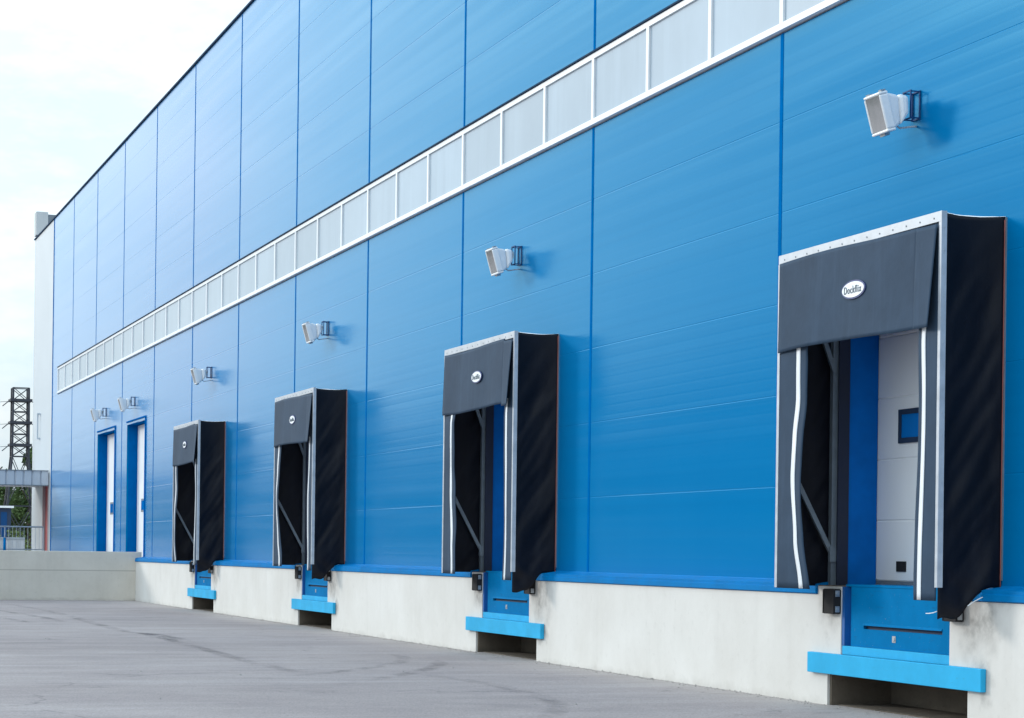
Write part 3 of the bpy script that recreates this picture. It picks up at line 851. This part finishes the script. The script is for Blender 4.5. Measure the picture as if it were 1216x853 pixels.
# ------------------------------------------------------------------ trees behind
def make_tree(loc, h, rad, seed, label, group, leafm='leaf', low=.25):
    r = random.Random(seed)
    root = empty('tree', loc, label, 'tree', group)
    m = MB()
    m.tube([(0, 0, 0), (.1, .05, h * .3), (.0, .2, h * .6), (.1, .1, h * .85)], [h * .028, h * .022, h * .014, h * .004], 8)
    for k in range(7):
        a = r.uniform(0, 6.28); z = h * r.uniform(.3, .7); q = rad * r.uniform(.5, .8)
        m.tube([(0.05, .1, z), (q * .5 * math.cos(a), q * .5 * math.sin(a), z + h * .08), (q * math.cos(a), q * math.sin(a), z + h * .18)], [h * .010, h * .006, h * .002], 5)
    m.build('trunk', M['bark'], root, smooth=True)
    m = MB(); cl = []
    for k in range(40):
        a = r.uniform(0, 6.28); t = r.random(); z = h * (low + (1 - low) * t)
        env = math.sin(math.pi * min(1, .18 + .82 * t)) ** .6
        q = rad * env * math.sqrt(r.random())
        cl.append((Vector((q * math.cos(a), q * math.sin(a), z)), rad * r.uniform(.22, .42)))
    for c, s in cl:
        for k in range(95):
            d = Vector((r.gauss(0, 1), r.gauss(0, 1), r.gauss(0, .8))); d = d.normalized() * s * r.uniform(.45, 1.05)
            p = c + d
            n = Vector((r.gauss(0, 1), r.gauss(0, 1), r.gauss(.6, 1))).normalized()
            t1 = n.orthogonal().normalized(); t2 = n.cross(t1); q = r.uniform(.12, .24) * (h / 9)
            m.add([p + t1 * q, p + t2 * q * .55, p - t1 * q, p - t2 * q * .55], [(0, 1, 2, 3)])
    m.build('crown', M[leafm], root, fix=False)
    return root
TL = [('tall thin green tree rising above the canopy beside the pale wall', 30.3, 17.4, 2.6, .15),
      ('broad dark green tree under the canopy, beside the dark shed', 26.6, 12.5, 4.0, .05),
      ('dark green tree under the canopy, against the pale wall', 31.5, 13.0, 4.2, .05),
      ('green tree at the left edge of the frame, below the canopy', 22.5, 13.5, 4.4, .05),
      ('low bushy green tree under the canopy, directly behind the shed roof', 25.2, 9.5, 3.8, .02),
      ('low bushy green tree under the canopy, right of the shed', 30.0, 10.0, 4.0, .02),
      ('rounded green tree under the canopy, between the pylon legs', 28.6, 14.0, 4.2, .05)]
for i, (lab, y, h, rad, low) in enumerate(TL):
    make_tree((-360 - 4 * i, y, GZ), h, rad, 3 + i, lab, 'trees beyond the warehouse', low=low)
def make_bush(loc, h, rad, seed, label):
    r = random.Random(seed); root = empty('bush', loc, label, 'bush', 'bushes behind the white fence')
    m = MB()
    for k in range(6):
        a = r.uniform(0, 6.28); m.tube([(0, 0, 0), (.4 * rad * math.cos(a), .4 * rad * math.sin(a), h * .7)], [.03, .01], 5)
    m.build('stem', M['bark'], root)
    m = MB()
    for k in range(900):
        d = Vector((r.gauss(0, 1), r.gauss(0, 1), 0)); a = r.uniform(0, 6.28); q = rad * math.sqrt(r.random()); z = h * r.random() * (1 - .5 * (q / rad) ** 2)
        p = Vector((q * math.cos(a), q * math.sin(a), z)); n = Vector((r.gauss(0, 1), r.gauss(0, 1), r.gauss(.5, 1))).normalized()
        t1 = n.orthogonal().normalized(); t2 = n.cross(t1); s = r.uniform(.06, .13)
        m.add([p + t1 * s, p + t2 * s * .5, p - t1 * s, p - t2 * s * .5], [(0, 1, 2, 3)])
    m.build('foliage', M[leafm_ := 'leaf2'], root, fix=False)
make_bush((-120, 1.9, GZ), 2.7, 1.1, 11, 'yellow-green bush behind the white fence at the left edge')
make_bush((-122, 3.6, GZ), 2.5, 1.1, 12, 'yellow-green bush behind the white fence next to the pale wall')

# ------------------------------------------------------------------ unseen wood added across the yard, shaped for its dark reflection in the cladding
def wood():
    r = random.Random(5); m = MB()
    nu, nv = 420, 14
    def fn(u, v):
        x = -85 - 330 * u - 640 * max(0, u - .5) * 2 * u
        h = (1 - .5 * max(0, u - .45) / .55) * 13.5 + 3.5 * nz(x * .06, 2.2, 0) + 2.5 * nz(x * .25, 7.1, 0)
        t = math.pi * v
        y = -56 + 9 * math.cos(t); z = GZ - .2 + h * math.sin(t) ** .7
        d = Vector((nz(x * .35, y * .35, z * .35), nz(x * .35 + 9, y * .35, z * .35), nz(x * .35, y * .35 + 9, z * .35))) * 2.2 * math.sin(t)
        return (x + d.x, y + d.y, max(GZ - .3, z + d.z))
    m.grid(fn, nu, nv)
    for k in range(14000):
        u, v = r.random(), r.uniform(.06, .8); p = Vector(fn(u, v)); n_ = Vector((r.gauss(0, 1), r.gauss(0, 1), r.gauss(.4, 1))).normalized()
        t1 = n_.orthogonal().normalized(); t2 = n_.cross(t1); q = r.uniform(.3, .8); p += Vector((r.gauss(0, .5), r.gauss(.3, .5), r.gauss(.2, .5)))
        m.add([p + t1 * q, p + t2 * q * .6, p - t1 * q, p - t2 * q * .6], [(0, 1, 2, 3)])
    o = m.build('wood', M['leafdark'], fix=False)
    tag(o, 'unseen dark green wood across the yard, added for its reflection in the cladding', 'wood', kind='stuff')
wood()

# ------------------------------------------------------------------ lattice pylon
PX = -320.0
def py_(x): return x                                    # keep numbers readable
py = empty('lattice_pylon', (PX, 24.3, GZ), 'dark steel lattice power pylon standing far behind the canopy', 'pylon')
zc = [15.4, 17.0, 18.3, 19.9, 21.5, 23.0, 24.4]
cx, hw = 24.3, 1.10
def leg(z):                                             # half width at height z
    return hw + (.05 * (24.4 - z) / 9 if z > 14.6 else .05 + (14.6 - z) * .095)
m = MB()
levels = [GZ, 7.5, 14.6, 16.2, 17.8, 19.4, 21.0, 22.6, 24.4]
for sx in (-1, 1):
    for sy in (-1, 1):
        for a, b in zip(levels[:-1], levels[1:]):
            m.bar((PX + sx * leg(a), cx + sy * leg(a), a), (PX + sx * leg(b), cx + sy * leg(b), b), .26)
m.build('leg', M['pylon'], py, world=True)
m = MB()
for a, b in zip(levels[:-1], levels[1:]):
    for s in (-1, 1):
        for f in (-1, 1):
            m.bar((PX + s * leg(a), cx + f * leg(a), a), (PX + s * leg(b), cx - f * leg(b), b), .10)
            m.bar((PX + f * leg(a), cx + s * leg(a), a), (PX - f * leg(b), cx + s * leg(b), b), .10)
        m.bar((PX + s * leg(b), cx - leg(b), b), (PX + s * leg(b), cx + leg(b), b), .12)
        m.bar((PX - leg(b), cx + s * leg(b), b), (PX + leg(b), cx + s * leg(b), b), .12)
m.build('bracing', M['pylon'], py, world=True)
for z in (16.2, 19.4, 22.6):
    m = MB(); m.box(PX - 1.5, PX + 1.5, cx - 1.55, cx + 1.55, z - .16, z + .20)
    for s in (-1, 1): m.bar((PX, cx + s * 1.4, z + .1), (PX + 1.2, cx + s * 2.6, z - .9), .1)
    m.build('cross_arm', M['pylon'], py, world=True)
for z in (16.2, 19.4, 22.6):
    m = MB(); m.tube([(PX + 1.2 , cx - 1.6 - t * 20, z - .2 - 1.2 * math.sin(math.pi * t * .5)) for t in [k / 8 for k in range(9)]], .035, 5)
    tag(m.build('power_line', M['wire']), f"thin grey power line leaving the pylon at its {'lowest' if z < 17 else 'middle' if z < 20 else 'top'} cross arm", 'power line', 'power lines of the pylon')

# ------------------------------------------------------------------ tyre marks and grit on the yard
def mat_mark():
    t = NT('tyre_rubber_mark'); t.set(Base_Color=(.075, .065, .07), Roughness=.85)
    tr = t.n.new('ShaderNodeBsdfTransparent'); mx = t.n.new('ShaderNodeMixShader')
    n = t.noise(t.geo((.8, 2.5, 1)), 1.0, 6, .7)
    uv = t.n.new('ShaderNodeAttribute'); uv.attribute_name = 'edge'
    f = t.math('MULTIPLY', t.ramp(n, [(.42, 0), (.75, .75)]), uv.outputs['Fac'])
    t.l.new(f, mx.inputs[0]); t.l.new(tr.outputs[0], mx.inputs[1]); t.l.new(t.b.outputs[0], mx.inputs[2])
    t.l.new(mx.outputs[0], t.out.inputs[0]); return t.m
MK = mat_mark()
def mark(pts, w, k=1.0):
    pts = [Vector((x, y, 0)) for x, y in pts]; vs, fs, at = [], [], []
    n = len(pts)
    for i, p in enumerate(pts):
        d = (pts[min(i + 1, n - 1)] - pts[max(i - 1, 0)]).normalized(); q = Vector((-d.y, d.x, 0))
        e = math.sin(math.pi * i / (n - 1)) ** .5 * k
        for s, a in ((-1, 0), (-.45, 1), (.45, 1), (1, 0)):
            vs.append((p.x + q.x * s * w, p.y + q.y * s * w, GZ + .004)); at.append(a * e)
    for i in range(n - 1):
        for j in range(3): fs.append((i * 4 + j, (i + 1) * 4 + j, (i + 1) * 4 + j + 1, i * 4 + j + 1))
    me = bpy.data.meshes.new('tyre_mark'); me.from_pydata(vs, [], fs); me.materials.append(MK)
    a = me.attributes.new('edge', 'FLOAT', 'POINT'); a.data.foreach_set('value', at)
    o = bpy.data.objects.new('tyre_mark', me); COL.objects.link(o); tag(o, kind='structure')
def arc(x0, y0, x1, y1, bow, n=24):
    out = []
    for i in range(n + 1):
        t = i / n; dx, dy = x1 - x0, y1 - y0
        b = bow * 4 * t * (1 - t); L = math.hypot(dx, dy)
        out.append((x0 + dx * t - dy / L * b, y0 + dy * t + dx / L * b))
    return out
def smooth_path(pts, n=10):
    out = []
    for i in range(len(pts) - 1):
        p0, p1, p2, p3 = (Vector(pts[max(0, min(len(pts) - 1, i + d))]) for d in (-1, 0, 1, 2))
        for k in range(n):
            t = k / n
            q = .5 * ((2 * p1) + (p2 - p0) * t + (2 * p0 - 5 * p1 + 4 * p2 - p3) * t * t + (3 * p1 - p0 - 3 * p2 + p3) * t ** 3)
            out.append((q.x, q.y))
    return out + [tuple(pts[-1])]
main = [(-62.5, -4.6), (-54.9, -4.2), (-43.2, -4.4), (-40.0, -4.25), (-34.6, -4.35), (-30.1, -4.45), (-27.6, -4.4)]
mark(smooth_path(main), .16, .7)
mark(smooth_path([(-41.6, -4.45), (-40.2, -4.2), (-38.8, -4.1), (-37.2, -4.2)]), .24, 1.1)
mark(smooth_path([(-57, -5.6), (-51, -5.0), (-47, -4.9)]), .16, .9); mark(smooth_path([(-50.5, -6.0), (-46.5, -5.6)]), .14, 1.0)
mark(smooth_path([(-31.5, -1.6), (-29.6, -1.9), (-27.3, -3.0), (-25.0, -4.6)]), .15, .55)
mark(smooth_path([(-32.6, -1.7), (-30.4, -2.2), (-28.2, -3.5), (-26.3, -5.2)]), .15, .55)
mark(smooth_path([(-27, -2.9), (-24.5, -2.7), (-21.5, -3.1), (-19.5, -4.0)]), .15, .5)
m = MB(); r = random.Random(21)
for k in range(1500):
    x = -64 + 50 * r.random() ** .8; d = abs(r.gauss(0, .10)); y = PY - .01 - d
    if r.random() < .06: y = PY - r.uniform(.3, 7)
    if any(c - 1.4 < x < c + 1.45 for c in DOCKS) and r.random() < .6: y = PY + r.uniform(.02, .6)
    s = r.uniform(.004, .016) * (1.5 if r.random() < .08 else 1)
    p = [(x + s * r.uniform(.6, 1.3) * math.cos(a), y + s * r.uniform(.6, 1.3) * math.sin(a), GZ) for a in (0, 1.6, 3.1, 4.7)]
    m.add(p + [(x, y, GZ + s * r.uniform(.6, 1.2))], [(0, 1, 4), (1, 2, 4), (2, 3, 4), (3, 0, 4)])
tag(m.build('grit', M['stone'], fix=False), 'loose grit scattered along the foot of the white base', 'grit', kind='stuff')

# ------------------------------------------------------------------ light
SUN_AZ = Vector((-1.18, -1, 0)).normalized(); EL = R(17)
sd = Vector((SUN_AZ.x * math.cos(EL), SUN_AZ.y * math.cos(EL), math.sin(EL)))
L = bpy.data.lights.new('sun', 'SUN'); L.energy = 1.75; L.angle = R(10); L.color = (1.0, .96, .90)
lo = bpy.data.objects.new('sun', L); COL.objects.link(lo)
lo.rotation_euler = (-sd).to_track_quat('-Z', 'Y').to_euler(); lo.location = (0, -40, 40)

W = bpy.data.worlds.new('World'); S.world = W; W.use_nodes = True
nt = W.node_tree; n = nt.nodes; l = nt.links
bg = n['Background']
sky = n.new('ShaderNodeTexSky'); sky.sky_type = 'NISHITA'; sky.sun_disc = False
sky.sun_elevation = EL; sky.sun_rotation = math.atan2(SUN_AZ.x, SUN_AZ.y); sky.dust_density = 1.5
tc = n.new('ShaderNodeTexCoord'); mp = n.new('ShaderNodeMapping'); mp.inputs['Scale'].default_value = (1.0, 1.0, 2.6)
l.new(tc.outputs['Generated'], mp.inputs['Vector'])
nn = n.new('ShaderNodeTexNoise'); nn.inputs['Scale'].default_value = 3.2; nn.inputs['Detail'].default_value = 7; nn.inputs['Roughness'].default_value = .55
l.new(mp.outputs[0], nn.inputs['Vector'])
rp = n.new('ShaderNodeValToRGB'); rp.color_ramp.elements[0].position = .30; rp.color_ramp.elements[0].color = (.70, .70, .70, 1)
rp.color_ramp.elements[1].position = .60; rp.color_ramp.elements[1].color = (.97, .97, .97, 1)
l.new(nn.outputs['Fac'], rp.inputs[0])
mx = n.new('ShaderNodeMix'); mx.data_type = 'RGBA'
l.new(rp.outputs[0], mx.inputs[0]); l.new(sky.outputs[0], mx.inputs[6]); 
sx = n.new('ShaderNodeSeparateXYZ'); l.new(tc.outputs['Generated'], sx.inputs[0])
mr = n.new('ShaderNodeMapRange'); mr.inputs[1].default_value = 0; mr.inputs[2].default_value = .42; mr.inputs[3].default_value = 12.2; mr.inputs[4].default_value = 29
l.new(sx.outputs['Z'], mr.inputs[0])
cb = n.new('ShaderNodeVectorMath'); cb.operation = 'SCALE'; l.new(mr.outputs[0], cb.inputs['Scale'])
n2 = n.new('ShaderNodeTexNoise'); n2.inputs['Scale'].default_value = 7.5; n2.inputs['Detail'].default_value = 8; n2.inputs['Roughness'].default_value = .6
l.new(mp.outputs[0], n2.inputs['Vector'])
r2 = n.new('ShaderNodeValToRGB'); r2.color_ramp.elements[0].position = .47; r2.color_ramp.elements[0].color = (.60, .75, .86, 1)
r2.color_ramp.elements[1].position = .82; r2.color_ramp.elements[1].color = (.985, 1.0, .985, 1)
l.new(n2.outputs['Fac'], r2.inputs[0]); l.new(r2.outputs[0], cb.inputs[0])
l.new(cb.outputs[0], mx.inputs[7])
l.new(mx.outputs[2], bg.inputs['Color']); bg.inputs['Strength'].default_value = .11

# ------------------------------------------------------------------ camera
f, a, roll = 2600.0, .3317, .0129
Rv = Vector((math.sin(a), math.cos(a), 0)); U = Vector((0, 0, 1)); F = Vector((-math.cos(a), math.sin(a), 0))
Rc = Rv * math.cos(roll) + U * math.sin(roll); Uc = U * math.cos(roll) - Rv * math.sin(roll)
cam = bpy.data.cameras.new('camera'); cam.sensor_width = 36; cam.lens = f / 1216 * 36
cam.shift_y = (657.46 - 426.5) / 1216; cam.clip_end = 3000; cam.clip_start = .1
co = bpy.data.objects.new('camera', cam); COL.objects.link(co)
mw = Matrix((Rc, Uc, -F)).transposed().to_4x4(); mw.translation = Vector((0, -11.0277, 1.6053)); co.matrix_world = mw
S.camera = co

S.view_settings.view_transform = 'Standard'; S.view_settings.look = 'None'; S.view_settings.gamma = 1; S.view_settings.use_curve_mapping = False
S.view_settings.exposure = -0.34
S.render.resolution_x = 1024; S.render.resolution_y = 718
